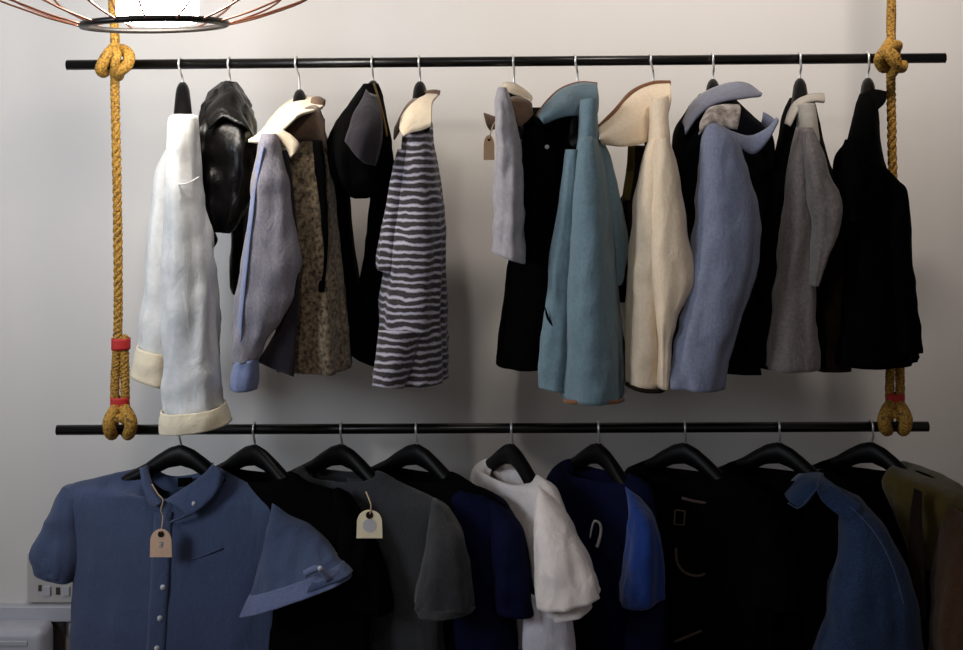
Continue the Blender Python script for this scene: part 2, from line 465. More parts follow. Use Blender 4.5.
# ---------------------------------------------------------------- hangers
def drop_at(u):
    K = ((0, 0), (.03, .008), (.06, .025), (.09, .045), (.13, .064), (.17, .082), (.25, .118))
    for (a, b), (c, d) in zip(K, K[1:]):
        if u <= c: return b + (d - b) * (u - a) / (c - a)
    return K[-1][1]
def hanger(hx, up, psi, label, hw=.16, slope=.9, rd=.055, th=.014, x0=0, group=None, dz=.043, bodyx=0):
    C = P(hx, rail_y(hx, up)); r = .0145
    root = thing('clothes_hanger', label, 'hanger', C, 'hangers on the upper rail' if up else 'hangers on the lower rail')
    bx = Vector((bodyx, 0, 0))
    pts = [C + Vector((-.002, r * cos(a), r * sin(a))) for a in [radians(x) for x in (-35, 0, 35, 70, 105, 140, 175, 205)]]
    pts += [C + bx * .4 + Vector((0, -.010, -.020)), C + bx * .8 + Vector((0, -.002, -.031)), C + bx + Vector((0, 0, -dz - .004))]
    finish('hook', tube(pts, .0026, 50, S=8), M_chrome, root)
    dv = Vector((cos(psi), -sin(psi), 0)); nv = Vector((sin(psi), cos(psi), 0))
    bm = bmesh.new(); n = 41; S = 16; rings = []
    for i in range(n):
        u = -hw + 2 * hw * i / (n - 1); q = abs(u) / hw
        zz = -dz - .017 - (drop_at(abs(u)) if not up else slope * (sqrt(u * u + rd * rd) - rd))
        hh = .0245 - .009 * q; tt = th * (0.9 + .5 * q)
        if i in (0, n - 1): hh *= .55; tt *= .55
        ring = []
        for j in range(S):
            a = 2 * pi * j / S
            ring.append(bm.verts.new(C + bx + dv * u + nv * (tt * cos(a)) + Vector((0, 0, zz + hh * sin(a)))))
        rings.append(ring)
    for i in range(n - 1):
        for j in range(S): bm.faces.new((rings[i][j], rings[i][(j + 1) % S], rings[i + 1][(j + 1) % S], rings[i + 1][j]))
    bm.faces.new(rings[0]); bm.faces.new(rings[-1])
    finish('shoulder_bar', bm, M_hang, root)
    return root

UP = [(181, 80, 'the white cardigan', .004), (230, 80, 'the short black satin blouse', .0), (297, 80, 'the marled jacket with a cream collar', .006), (373, 80, 'the black jacket with a mauve lining', .0),
      (420, 80, 'the striped top', .0), (514, 80, 'the pale grey shirt', 0), (576, 80, 'the teal coat', .004), (651, 80, 'the cream coat', .006), (713, 80, 'the pale denim shirt', 0),
      (800, 80, 'the grey wool jacket', 0), (868, 80, 'the black coat beside the right rope', 0)]
for hx, ps, t, bx in UP:
    hanger(hx, True, radians(90 - (ps - 80)) + math.atan((hx - HX) / F), 'black hanger on the upper rail holding ' + t, hw=.125, slope=1.0, rd=.045, th=.016, bodyx=bx, dz=.085 if hx in (576, 651) else .066 if hx in (297, 514) else .047 if hx < 400 else .05)
LOW = [(181, 14, 'the blue short-sleeved shirt'), (255, 33, 'the plain black t-shirt beside the blue shirt'), (342, 33, 'the charcoal t-shirt'), (417, 36, 'the navy t-shirt'),
       (512, 62, 'the white t-shirt'), (599, 60, 'the royal blue t-shirt'), (685, 40, 'the black printed t-shirt'), (779, 38, 'the denim jacket'), (872, 45, 'the olive jacket')]
for hx, ps, t in LOW:
    hanger(hx, False, radians(ps), 'black hanger on the lower rail holding ' + t, dz=.041)

# ================================================================ upper row garments (hung edge-on)
def eb(rows, Yc, near=True):
    """rows (py at the near edge, x left, x right, half depth)"""
    out = []
    for r in rows:
        py, xl, xr, h = r[:4]
        yc = HY + (py - HY) * (Yc - h + D) / (Yc + D) if near else py
        out.append((P(xl, yc, Yc), P(xr, yc, Yc), h))
    return out
def sl(rows, Y):
    """sleeve rows (xa, ya, xb, yb, h) at depth Y (or own depth as 6th)"""
    return [(P(r[0], r[1], r[5] if len(r) > 5 else Y), P(r[2], r[3], r[5] if len(r) > 5 else Y), r[4]) for r in rows]
def pts(Y, *xy): return [P(p[0], p[1], p[2] if len(p) > 2 else Y) for p in xy]
def base(px, Y=0.0, up=True): return P(px, rail_y(px, up) + 20, Y)

# --- white cardigan
g = thing('cardigan', 'white long-sleeved cardigan with turned-up cream cuffs, nearest the left rope', 'cardigan', base(181))
finish('body', loft(e=.6, fr=True, rows=eb([(112, 178, 188, .05), (126, 175, 192, .14), (150, 173, 194, .17), (220, 172, 198, .17), (300, 170, 204, .16), (385, 170, 206, .15)], .02), fold=(.12, 4, .5, 1.2), cap=True, seed=1), F_white, g, thick=.003)
slv = finish('sleeve', loft(sl([(175, 115, 191, 115, .03), (171, 122, 195, 121, .045), (169, 160, 197, 160, .055), (168, 200, 200, 198, .06), (166, 260, 211, 255, .06), (165, 330, 216, 325, .055), (166, 385, 217, 380, .05), (168, 416, 221, 412, .05)], -.2), fold=(.10, 3, 2.2, 2.0), cap=True, seed=2), F_white, g, thick=.003)
finish('cuff', loft(sl([(163, 409, 223, 404, .068), (162, 419, 226, 412, .070), (163, 430, 229, 422, .068)], -.2), n=14, wr=.002, vf=.001, seed=3), F_cream, slv, thick=.004)
slv = finish('sleeve', loft(sl([(168, 150, 178, 150, .03), (157, 175, 180, 172, .045), (152, 220, 180, 220, .05), (147, 280, 178, 285, .05), (143, 330, 174, 336, .045), (142, 355, 172, 363, .045)], .17), fold=(.08, 3, 1, 1.5), cap=True, seed=4), F_white, g, thick=.003)
finish('cuff', loft(sl([(140, 344, 175, 352, .058), (137, 357, 174, 367, .06), (133, 374, 172, 386, .058)], .17), n=12, wr=.002, vf=.001, seed=5), F_cream, slv, thick=.004)
finish('armhole_seam', tube(pts(-.255, (170, 180, -.235), (178, 184, -.266), (188, 183, -.268), (199, 177, -.235)), .0016, 16), F_white, slv)

# --- short black satin blouse
g = thing('blouse', 'short glossy black satin blouse between the white cardigan and the marled jacket', 'blouse', base(228))
finish('body', loft(e=.6, fr=True, rows=eb([(82, 222, 236, .03), (92, 212, 242, .07), (112, 203, 250, .13), (140, 197, 254, .17), (180, 197, 253, .17), (212, 203, 244, .16), (233, 209, 232, .14)], 0), fold=(.07, 5, .4, 2), cap=True, wr=.009, wf=26, cr=.008, seed=6), F_satin, g, thick=.003)
clr = finish('collar', sheet([pts(-.05, (214, 100), (222, 86), (232, 82), (242, 92), (248, 112)), pts(-.17, (206, 128), (220, 118), (234, 122), (248, 128), (257, 142))], 40, 14, .02, wr=.011), F_satin, g, thick=.003)
slv = finish('sleeve', loft(sl([(238, 140, 252, 140, .03), (236, 190, 250, 190, .04), (233, 240, 248, 240, .04), (232, 280, 246, 285, .035), (234, 292, 244, 294, .03)], .15), cap=True, seed=7), F_satin, g, thick=.003)
finish('hem_tie', loft(sl([(206, 228, 212, 228, .01), (208, 236, 217, 240, .01), (209, 250, 212, 250, .006)], .02), n=14, S=16, cap=True), F_satin, g, thick=.002)

# --- marled jacket
g = thing('jacket', 'marled blue-grey jacket with a cream collar and speckled brown body', 'jacket', base(299))
finish('body', loft(e=.6, fr=True, rows=eb([(112, 288, 318, .05), (140, 278, 326, .12), (170, 276, 330, .16), (240, 276, 336, .16), (310, 277, 342, .15), (374, 276, 348, .14)], .0), fold=(.10, 5, .2, 1.0), cap=True, seed=8), F_speck, g, thick=.003)
slv = finish('sleeve', loft(sl([(262, 134, 276, 134, .02), (259, 148, 281, 150, .035), (253, 190, 288, 190, .042), (247, 235, 294, 232, .045), (241, 280, 297, 268, .045), (237, 320, 284, 312, .04), (236, 345, 266, 338, .035), (236, 362, 256, 358, .032)], -.2), fold=(.05, 3, .8, 3), cap=True, wr=.006, wf=18, seed=9), F_marl, g, thick=.003)
finish('cuff', loft(sl([(236, 360, 258, 357, .037), (234, 375, 257, 373, .038), (234, 388, 255, 388, .037)], -.2), n=12, wr=.002), F_marl2, slv, thick=.003)
finish('sleeve_stripe', sheet([pts(-.255, (260, 146, -.225), (252, 190, -.228), (245, 250, -.23), (239, 310, -.228), (236, 358, -.222)), pts(-.26, (264, 146, -.242), (256, 190, -.248), (249, 250, -.251), (243, 310, -.248), (240, 358, -.238))], 30, 4, .0, wr=.001), F_marl2, slv, thick=.002)
finish('front_facing', sheet([pts(-.19, (281, 150), (290, 200), (292, 260), (280, 320), (258, 362)), pts(-.195, (288, 150), (296, 220), (299, 290), (296, 340), (294, 377))], 30, 6, .004), F_purple, g, thick=.003)
finish('lining', sheet([pts(-.17, (313, 140), (316, 190), (318, 240), (319, 292)), pts(-.172, (322, 140), (326, 180), (328, 240), (324, 292))], 24, 6, .004), F_black, g, thick=.003)  # black strip stands in for the shade inside the open front
clr = finish('collar', sheet([pts(.0, (272, 118), (282, 106), (298, 97), (312, 97), (323, 100)), pts(-.08, (262, 132), (278, 116), (296, 107), (308, 107), (322, 108)), pts(-.2, (249, 140), (262, 141), (276, 134), (288, 124), (296, 116))], 32, 10, .01, wr=.004), F_cream, g, thick=.006)
finish('neck_lining', sheet([pts(-.11, (284, 128), (298, 112), (316, 106), (325, 120)), pts(-.13, (284, 146), (297, 142), (312, 142), (327, 152))], 20, 8, .02, wr=.003), F_taupe, g, thick=.003)
finish('lapel', sheet([pts(-.2, (272, 136), (280, 140), (288, 150), (291, 158)), pts(-.2, (282, 130), (292, 136), (299, 144), (296, 152))], 16, 6, .006), F_beige, g, thick=.004)
finish('collar_tip', tube(pts(-.06, (311, 101), (318, 102), (325, 103)), .012, 12, S=12, taper=lambda t: .6 + .5 * sin(pi * t)), F_taupe, clr)

# --- black jacket with mauve lining
g = thing('jacket', 'black hooded jacket showing its mauve lining, left of the striped top', 'jacket', base(371))
finish('body', loft(e=.6, fr=True, rows=eb([(84, 363, 378, .03), (100, 352, 383, .08), (125, 336, 386, .14), (150, 327, 389, .165), (175, 332, 388, .165), (190, 343, 382, .15), (198, 352, 370, .12)], 0), fold=(.04, 3, .3, 1), cap=True, seed=11), F_black, g, thick=.003)
finish('hood_lining', sheet([pts(-.16, (366, 90, -.09), (356, 110, -.14), (348, 130, -.175), (345, 142, -.185)), pts(-.2, (369, 94, -.10), (366, 118, -.17), (362, 142, -.20), (360, 160, -.2)), pts(-.2, (377, 96, -.09), (382, 118, -.15), (383, 140, -.175), (375, 166, -.185))], 26, 12, .008, wr=.004), F_purple, g, thick=.003)
finish('edge_trim', tube(pts(-.12, (374, 84, -.04), (379, 100, -.09), (384, 120, -.13), (387, 136, -.16)), .0024, 30), M_gold, g)
slv = finish('sleeve', loft(sl([(328, 140, 342, 140, .03), (329, 180, 347, 185, .04), (334, 230, 352, 235, .04), (340, 290, 358, 290, .04), (345, 330, 360, 325, .035), (348, 345, 358, 345, .03)], .05), cap=True, seed=12), F_black, g, thick=.003)
finish('front_panel', loft(sl([(372, 150, 392, 150, .05), (371, 195, 396, 195, .06), (366, 250, 392, 250, .06), (361, 300, 390, 300, .06), (355, 340, 386, 340, .05), (353, 352, 378, 364, .05)], .0), cap=True, seed=13), F_black, g, thick=.003)

# --- striped top
g = thing('striped_top', 'dark and pale grey horizontally striped knit top with a wrap front', 'top', base(420))
finish('body', loft(e=.6, fr=True, rows=eb([(122, 406, 430, .06), (140, 404, 432, .10), (175, 399, 437, .13), (230, 391, 443, .14), (300, 384, 444, .14), (350, 380, 444, .14), (386, 377, 444, .14)], -.04), n=80, fold=(.06, 4, .9, 1.5), cap=True, seed=14), F_stripe, g, thick=.003)
slv = finish('sleeve', loft(sl([(398, 150, 408, 150, .03), (390, 190, 408, 192, .04), (383, 230, 404, 234, .04), (379, 255, 398, 260, .04), (378, 268, 391, 272, .035)], -.12), n=40, cap=True, seed=15), F_stripe, g, thick=.003)
finish('wrap_front', sheet([pts(-.2, (379, 330), (377, 350), (374, 370), (372, 385)), pts(-.215, (400, 330), (398, 350), (392, 370), (388, 387)), pts(-.2, (421, 332), (416, 354), (410, 372), (403, 388))], 30, 10, .01, swap=.17), F_stripe, g, thick=.003)
finish('neck_facing', sheet([pts(-.1, (404, 108, -.02), (416, 96, -.03), (428, 92, -.03), (440, 93, -.03)), pts(-.12, (400, 126), (410, 112), (422, 106), (432, 104)), pts(-.16, (404, 136), (412, 132), (422, 130), (431, 126))], 24, 10, .01, wr=.003), F_beige, g, thick=.003)
clr = finish('collar', sheet([pts(-.06, (395, 128), (403, 112), (412, 100), (426, 96)), pts(-.1, (394, 140), (402, 126), (410, 112), (418, 104))], 20, 6, .006), F_taupe, g, thick=.004)
finish('collar_edge', tube(pts(-.04, (414, 100), (424, 94), (434, 92), (440, 93)), .006, 20, S=10), F_taupe, clr)

# --- pale grey shirt
g = thing('shirt', 'short pale grey shirt with a crumpled beige collar and a hanging brown tag', 'shirt', base(512))
finish('body', loft(e=.6, fr=True, rows=eb([(92, 500, 520, .03), (106, 497, 528, .08), (125, 498, 524, .11), (160, 499, 521, .12), (210, 498, 521, .12), (250, 497, 521, .12)], .02), fold=(.06, 4, .3, 1), cap=True, seed=16), F_lav, g, thick=.003)
slv = finish('sleeve', loft(sl([(498, 88, 506, 88, .02), (496, 105, 512, 108, .035), (497, 140, 517, 142, .042), (496, 180, 520, 180, .045), (495, 220, 521, 222, .045), (494, 252, 521, 262, .042)], -.15), fold=(.09, 3, .5, 3), cap=True, wr=.007, wf=20, seed=17), F_lav, g, thick=.003)
slv = finish('sleeve', loft(sl([(484, 113, 494, 117, .012), (487, 122, 500, 118, .02), (492, 130, 504, 126, .02)], .0), n=14, S=20, cap=True, seed=3), F_taupe, g, thick=.003)
clr = finish('collar', sheet([pts(.0, (496, 94), (503, 84), (514, 83), (524, 88), (530, 94)), pts(-.08, (497, 106), (506, 94), (516, 96), (524, 98), (533, 102))], 24, 7, .01, wr=.007), F_beige, g, thick=.004)
finish('neck_lining', sheet([pts(-.10, (508, 98), (516, 97), (526, 100), (532, 104)), pts(-.12, (511, 124), (518, 126), (526, 122), (533, 114))], 16, 7, .008, wr=.003), F_taupe, g, thick=.003)

# --- black dress coat
g = thing('coat', 'long plain black coat hanging between the pale grey shirt and the teal coat', 'coat', base(540, .04))
finish('body', loft(e=.6, fr=True, rows=eb([(108, 530, 548, .05), (120, 522, 562, .10), (150, 521, 568, .13), (220, 518, 570, .13), (300, 508, 566, .12), (370, 499, 560, .12)], .03), fold=(.04, 4, .3, 1), cap=True, seed=18), F_black, g, thick=.003)
finish('button', tube([P(547, 147, -.10), P(547, 147, -.108)], .005, S=14), M_btn, g)
finish('shoulder_strap', sheet([pts(-.05, (516, 124, .02), (520, 104, .02), (516, 92, .0)), pts(-.05, (526, 124, .02), (528, 106, .02), (522, 92, .0))], 12, 5, 0), F_black, g, thick=.003)

def coat(g, fab, collar_top, collar_low, pipe_col, neck, near, seed, Yn=-.17):
    pr_ = .0042 if fab is F_teal else .0065
    clr = finish('collar', sheet([collar_top, [a * .5 + b * .5 + Vector((0, -.015, 0)) for a, b in zip(collar_top, collar_low)], collar_low], 34, 10, .012, wr=.002), fab, g, thick=.005)
    finish('collar_piping', tube(collar_top, pr_, 50, S=10), pipe_col, clr)
    finish('neck', loft(neck, n=24, S=30, cap=True, seed=seed), fab, g, thick=.003)
    finish('body', loft(near, e=.6, fr=True, fold=(.05, 4, .7, 1.2), cap=True, seed=seed + 1), fab, g, thick=.003)

# --- teal coat
g = thing('coat', 'teal cotton coat with a brown-piped collar and hem', 'coat', base(578))
coat(g, F_teal, pts(0, (597, 84, -.01), (580, 83, -.02), (562, 89, -.05), (548, 101, -.09), (537, 116, -.12)), pts(0, (597, 112, -.04), (587, 118, -.08), (576, 116, -.12), (560, 118, -.15), (543, 124, -.16)), F_piping,
     sl([(582, 100, 597, 98, .03), (580, 120, 597, 116, .04), (579, 140, 597, 136, .045), (579, 160, 596, 156, .03)], -.13),
     eb([(130, 582, 595, .06), (145, 578, 599, .11), (180, 574, 606, .13), (230, 571, 611, .14), (300, 567, 616, .14), (360, 565, 620, .14), (404, 564, 622, .14)], -.09), 20)
slv = finish('sleeve', loft(sl([(592, 140, 602, 140, .03), (594, 165, 611, 162, .045), (598, 200, 619, 198, .05), (604, 245, 625, 240, .05), (609, 275, 623, 272, .045), (614, 284, 620, 282, .04)], -.1), fold=(.05, 3, 1, 1), cap=True, seed=22), F_teal, g, thick=.003)
finish('front_panel', loft(sl([(566, 150, 578, 150, .03), (560, 200, 576, 200, .035), (551, 260, 573, 260, .035), (545, 320, 570, 320, .035), (541, 360, 570, 362, .035), (540, 386, 570, 390, .035)], -.15), fold=(.06, 3, .4, 2), cap=True, seed=23), F_teal, g, thick=.003)
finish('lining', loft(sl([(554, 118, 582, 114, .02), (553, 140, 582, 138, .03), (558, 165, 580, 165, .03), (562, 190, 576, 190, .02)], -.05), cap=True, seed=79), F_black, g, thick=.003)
finish('pocket_slit', tube(pts(-.184, (545, 307), (548, 318), (554, 328)), .0022, 14, taper=lambda t: .3 + sin(pi * t)), F_black, g)
finish('hem_piping', tube(pts(-.0, (564, 400, -.18), (570, 402, -.218), (592, 403, -.231), (615, 402, -.218), (623, 400, -.18)), .0045, 30), F_piping, g)

# --- cream coat
g = thing('coat', 'cream linen coat with a brown-edged collar, right of the teal coat', 'coat', base(655))
coat(g, F_sand, pts(0, (670, 83, -.01), (652, 84, -.02), (632, 93, -.05), (615, 112, -.1), (597, 130, -.13)), pts(0, (668, 112, -.04), (656, 128, -.08), (645, 142, -.13), (624, 146, -.15), (601, 144, -.15)), F_piping,
     sl([(652, 100, 668, 96, .03), (651, 122, 667, 118, .04), (650, 140, 668, 136, .045), (650, 160, 666, 156, .03)], -.13),
     eb([(132, 652, 667, .06), (150, 646, 668, .11), (190, 639, 670, .13), (240, 633, 672, .13), (285, 630, 670, .13), (325, 628, 668, .13), (389, 627, 665, .13)], -.08), 25)
slv = finish('sleeve', loft(sl([(656, 140, 668, 138, .03), (654, 165, 674, 160, .04), (652, 200, 680, 195, .042), (651, 250, 686, 242, .045), (652, 288, 690, 284, .045), (655, 322, 676, 314, .04), (657, 350, 669, 346, .035), (658, 386, 667, 388, .03)], -.2), fold=(.05, 3, .5, 1), cap=True, seed=77), F_sand, g, thick=.003)
finish('lining', loft(sl([(633, 146, 646, 146, .03), (630, 185, 646, 185, .04), (614, 215, 642, 215, .05), (612, 255, 640, 255, .05), (618, 300, 640, 300, .05)], .05), cap=True, seed=26), F_brownblack, g, thick=.003)
finish('lining_edge', sheet([pts(-.02, (628, 146), (626, 170), (622, 200)), pts(-.02, (635, 146), (634, 170), (630, 200))], 12, 5), F_olive, g, thick=.003)
finish('hem_piping', tube(pts(-.0, (627, 384, -.16), (634, 388, -.205), (646, 391, -.218), (660, 391, -.21), (666, 388, -.16)), .005, 30), F_brownblack, g)

# --- pale denim shirt
g = thing('shirt', 'pale denim long-sleeved shirt with a stiff grey-blue collar, right of the cream coat', 'shirt', base(716))
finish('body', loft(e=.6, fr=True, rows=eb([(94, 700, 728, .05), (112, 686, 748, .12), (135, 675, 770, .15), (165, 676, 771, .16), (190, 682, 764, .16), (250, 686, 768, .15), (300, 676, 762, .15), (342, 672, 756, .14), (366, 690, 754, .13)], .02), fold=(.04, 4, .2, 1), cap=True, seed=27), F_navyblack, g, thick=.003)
slv = finish('sleeve', loft(sl([(708, 126, 724, 128, .02), (703, 142, 736, 142, .045), (700, 180, 748, 180, .055), (697, 220, 757, 226, .06), (690, 270, 752, 268, .06), (682, 320, 736, 318, .055), (674, 355, 726, 350, .05), (668, 386, 721, 388, .048)], -.2), fold=(.08, 3, .8, 3.5), cap=True, wr=.003, wf=10, vf=.007, cr=.004, seed=28), F_denim, g, thick=.003)
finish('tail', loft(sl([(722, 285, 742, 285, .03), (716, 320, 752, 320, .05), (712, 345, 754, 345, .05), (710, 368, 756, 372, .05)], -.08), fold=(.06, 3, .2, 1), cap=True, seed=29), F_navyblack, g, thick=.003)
clr = finish('collar', sheet([pts(0, (683, 122, -.1), (690, 106, -.08), (703, 94, -.06), (722, 85, -.05), (744, 83, -.05), (762, 94, -.05)), pts(0, (685, 134, -.16), (696, 118, -.15), (710, 106, -.14), (726, 101, -.13), (744, 99, -.12), (760, 96, -.08)), ], 34, 8, .012, wr=.002), F_steel, g, thick=.005)
finish('neck_lining', sheet([pts(-.16, (699, 122), (708, 108), (722, 104), (740, 104)), pts(-.2, (697, 136), (708, 128), (722, 128), (736, 130))], 20, 8, .015, wr=.006), F_fur, g, thick=.004)
finish('collar_stand', sheet([pts(-.2, (702, 142), (706, 128), (716, 124), (732, 132), (750, 136), (768, 128), (777, 118)), pts(-.215, (703, 150), (708, 135), (718, 131), (734, 142), (752, 154), (768, 140), (778, 122))], 36, 6, .006), F_denim, g, thick=.004)
finish('collar_tab', sheet([pts(-.14, (763, 112), (770, 116), (777, 122)), pts(-.14, (761, 122), (766, 128), (772, 132))], 10, 5, .004), F_denim, clr, thick=.004)

# --- grey wool jacket
g = thing('jacket', 'grey wool jacket with a dark brown and black body, left of the black coat', 'jacket', base(802))
finish('body', loft(e=.6, fr=True, rows=eb([(98, 790, 812, .05), (115, 783, 816, .12), (150, 777, 824, .15), (200, 765, 836, .16), (260, 754, 838, .16), (330, 747, 836, .15), (370, 748, 834, .15)], .02), fold=(.04, 4, .2, 1), cap=True, seed=30), F_black, g, thick=.003)
finish('front_panel', loft(sl([(798, 128, 810, 128, .03), (790, 165, 809, 165, .04), (784, 220, 809, 220, .045), (778, 290, 812, 290, .045), (769, 368, 813, 368, .045)], -.15), fold=(.06, 3, .9, .6), cap=True, seed=31), F_grey, g, thick=.003)
slv = finish('sleeve', loft(sl([(804, 130, 813, 130, .02), (806, 155, 822, 155, .03), (808, 185, 832, 185, .035), (810, 206, 839, 204, .036), (812, 228, 834, 230, .034), (812, 255, 824, 258, .03), (811, 285, 816, 285, .02)], -.2), fold=(.05, 3, .4, .6), cap=True, seed=78), F_grey, g, thick=.003)
finish('side_panel', loft(sl([(818, 190, 836, 190, .03), (822, 205, 850, 206, .05), (818, 260, 852, 260, .06), (814, 320, 850, 320, .06), (812, 368, 848, 368, .05)], -.06), cap=True, seed=32), F_brownblack, g, thick=.003)
clr = finish('collar', sheet([pts(0, (785, 124, -.1), (791, 108, -.08), (799, 98, -.06), (812, 94, -.05), (824, 94, -.05)), pts(0, (789, 126, -.15), (796, 114, -.13), (804, 104, -.12), (814, 102, -.11), (824, 103, -.09))], 26, 7, .006), F_greycol, g, thick=.005)
finish('neck', loft(sl([(799, 104, 812, 104, .03), (798, 122, 813, 122, .04), (796, 142, 816, 142, .05)], -.12), n=20, S=28, cap=True, seed=33), F_greycol, g, thick=.003)

# --- black coat at the right
g = thing('coat', 'black coat with a flared hem in front of the right rope', 'coat', base(868))
finish('body', loft(e=.6, fr=True, rows=eb([(94, 860, 874, .04), (108, 856, 876, .08), (130, 851, 878, .11), (152, 846, 880, .12), (172, 841, 884, .12), (200, 842, 894, .13), (250, 845, 898, .13), (310, 842, 905, .13), (369, 838, 914, .13)], -.06), fold=(.04, 4, .5, 1), cap=True, seed=34), F_black, g, thick=.003)
clr = finish('collar', sheet([pts(-.08, (858, 100), (866, 92), (876, 90), (887, 92)), pts(-.13, (856, 120), (864, 112), (874, 112), (883, 104))], 18, 7, .01), F_black, g, thick=.005)
slv = finish('sleeve', loft(sl([(876, 166, 883, 166, .015), (882, 182, 895, 180, .025), (884, 196, 904, 194, .035), (886, 240, 906, 240, .045), (890, 300, 912, 296, .045), (893, 352, 918, 350, .04)], -.15), cap=True, seed=35), F_black, g, thick=.003)
slv = finish('sleeve', loft(sl([(846, 140, 856, 140, .02), (838, 160, 862, 160, .04), (838, 195, 862, 198, .045), (842, 220, 860, 222, .04)], -.18), cap=True, wr=.007, wf=22, seed=36), F_black, g, thick=.003)

# ================================================================ lower row garments (fanned, right sides forward)
def plane(hx, deg):
    T = math.tan(radians(deg)); Xh = P(hx, rail_y(hx, False)).x
    def q(px, py, off=0.0):
        k = (px - HX) / F
        X = k * (D + Xh * T) / (1 + k * T); Y = -(X - Xh) * T
        Y -= off
        return P(px, py, Y)
    return q
def lrows(q, rows, off=0.0):
    return [(q(r[0], r[1], off), q(r[2], r[3], off), r[4] * HS, r[5] if len(r) > 5 else 0) for r in rows]
HS = 0.62
def neckband(A, B, h, dip, fab, g, w=.018):
    """ribbed band following the neck opening"""
    c = (A + B) / 2; a1 = (B - A) / 2
    hz = Vector((a1.x, a1.y, 0)); a2 = Vector((hz.y, -hz.x, 0)).normalized()
    if a2.y > 0: a2 = -a2
    L1 = []
    for j in range(49):
        th = 2 * pi * j / 48; co, si = cos(th), sin(th)
        p = c + a1 * math.copysign(abs(co) ** .85, co) + a2 * math.copysign(abs(si) ** .85, si) * h
        p.z -= dip * max(0, si) ** .8 + .8 * dip * max(0, -si) ** .8
        L1.append(p)
    L2 = [p + (p - c) * .10 + Vector((0, 0, -w * .6)) for p in L1]
    return finish('neckband', sheet([L1, L2], 49, 5, 0, wr=0), fab, g, thick=.004)

# --- blue chambray shirt
q = plane(181, 14)
g = thing('shirt', 'blue chambray short-sleeved button shirt hung facing front on the lower rail', 'shirt', base(181, 0, False))
finish('body', loft(lrows(q, [(146, 466, 215, 466, .055, .085), (128, 471, 230, 474, .075, .05), (98, 478, 258, 490, .085, .02), (68, 490, 284, 508, .085, .01), (73, 530, 290, 540, .09), (77, 590, 296, 600, .095), (76, 660, 288, 665, .10), (66, 760, 284, 765, .10), (64, 810, 288, 815, .10)]), n=90, S=72, e=.8, fold=(.035, 6, 1.1, 1.5), wr=.005, wf=10, seed=40), F_cham, g, thick=.003)
slv = finish('sleeve', loft([(q(66, 486), q(86, 497), .035, 0), (q(57, 505), q(85, 528), .045, 0), (q(47, 528), q(84, 550), .05, 0), (q(41, 546), q(82, 566), .052, 0), (q(42, 562), q(79, 575), .05, 0)], n=50, cap=True, wr=.005, cr=.005, seed=41), F_cham, g, thick=.003)
finish('rolled_cuff', loft([(q(40, 542), q(82, 560), .055, 0), (q(37, 552), q(80, 569), .057, 0), (q(42, 567), q(77, 579), .052, 0)], n=20, wr=.003, vf=.002, seed=42), F_cham, slv, thick=.004)
slv = finish('sleeve', loft([(q(274, 502, .02), q(292, 512, .02), .025, 0), (q(270, 530, .06), q(310, 528, .06), .04, 0), (q(262, 565, .09), q(330, 550, .09), .045, 0), (q(249, 606, .12), q(350, 573, .12), .05, 0)], n=60, cap=True, fold=(.03, 3, .3, 0), wr=.006, wf=16, seed=43), F_cham, g, thick=.003)
finish('rolled_cuff', loft([(q(253, 592, .112), q(341, 563, .112), .052, 0), (q(245, 613, .122), q(350, 578, .122), .055, 0)], n=16, wr=.003, vf=.003, seed=44), F_chamin, slv, thick=.004)
yt = q(318, 565).y
finish('sleeve_tab', sheet([[P(303, 571, yt - .172), P(318, 566, yt - .174), P(333, 578, yt - .165)], [P(306, 577, yt - .174), P(318, 572, yt - .176), P(326, 582, yt - .167)]], 12, 5, .004), F_chamin, slv, thick=.003)
def fx(px, py, off): return q(px, py, off * HS + .006)
# collar leaves, placket, buttons, pocket
clr = finish('collar', sheet([[fx(147, 465, .03), fx(150, 478, .06), fx(156, 492, .09), fx(163, 502, .105)], [fx(140, 468, .05), fx(143, 485, .09), fx(148, 500, .105), fx(155, 506, .11)]], 20, 7, .006), F_cham, g, thick=.004)
clr = finish('collar', sheet([[fx(213, 464, .03), fx(204, 474, .07), fx(188, 486, .095), fx(165, 500, .108)], [fx(220, 470, .05), fx(218, 486, .09), fx(204, 502, .118), fx(186, 512, .122), ], [fx(224, 478, .06), fx(212, 497, .1), fx(192, 514, .124), fx(170, 522, .125)]], 24, 9, .006), F_cham, g, thick=.004)
finish('collar_stand', sheet([[fx(148, 463, -.03), fx(165, 474, -.055), fx(182, 476, -.06), fx(200, 472, -.05), fx(213, 462, -.02)], [fx(150, 480, -.03), fx(165, 490, -.05), fx(182, 492, -.055), fx(200, 488, -.045), fx(212, 478, -.02)]], 20, 6), F_cham, g, thick=.004)
plk = finish('placket', sheet([[fx(155, 512, .094), fx(152, 560, .101), fx(149, 610, .106), fx(146, 670, .11), fx(144, 760, .11)], [fx(172, 512, .094), fx(170, 560, .101), fx(167, 610, .106), fx(164, 670, .11), fx(162, 760, .11)]], 30, 6, .002, wr=.001), F_cham, g, thick=.004)
for bx_, by_, o_ in ((163, 587, .108), (160, 618, .112), (157, 648, .115)):
    p = fx(bx_, by_, o_); finish('button', tube([p, p + Vector((.001, -.004, 0))], .0062, S=18), M_btn, plk)
p = fx(194, 503, .128); finish('collar_button', tube([p, p + Vector((.001, -.006, 0))], .0048, S=16), M_btn, clr)
p = P(320, 568, yt - .178); finish('tab_button', tube([p, p + Vector((.001, -.005, 0))], .005, S=16), M_btn, slv)
finish('neck_label', sheet([[fx(178, 478, -.03), fx(192, 477, -.028)], [fx(178, 487, -.02), fx(192, 486, -.018)]], 6, 4, 0, wr=0), F_black, g, thick=.002)
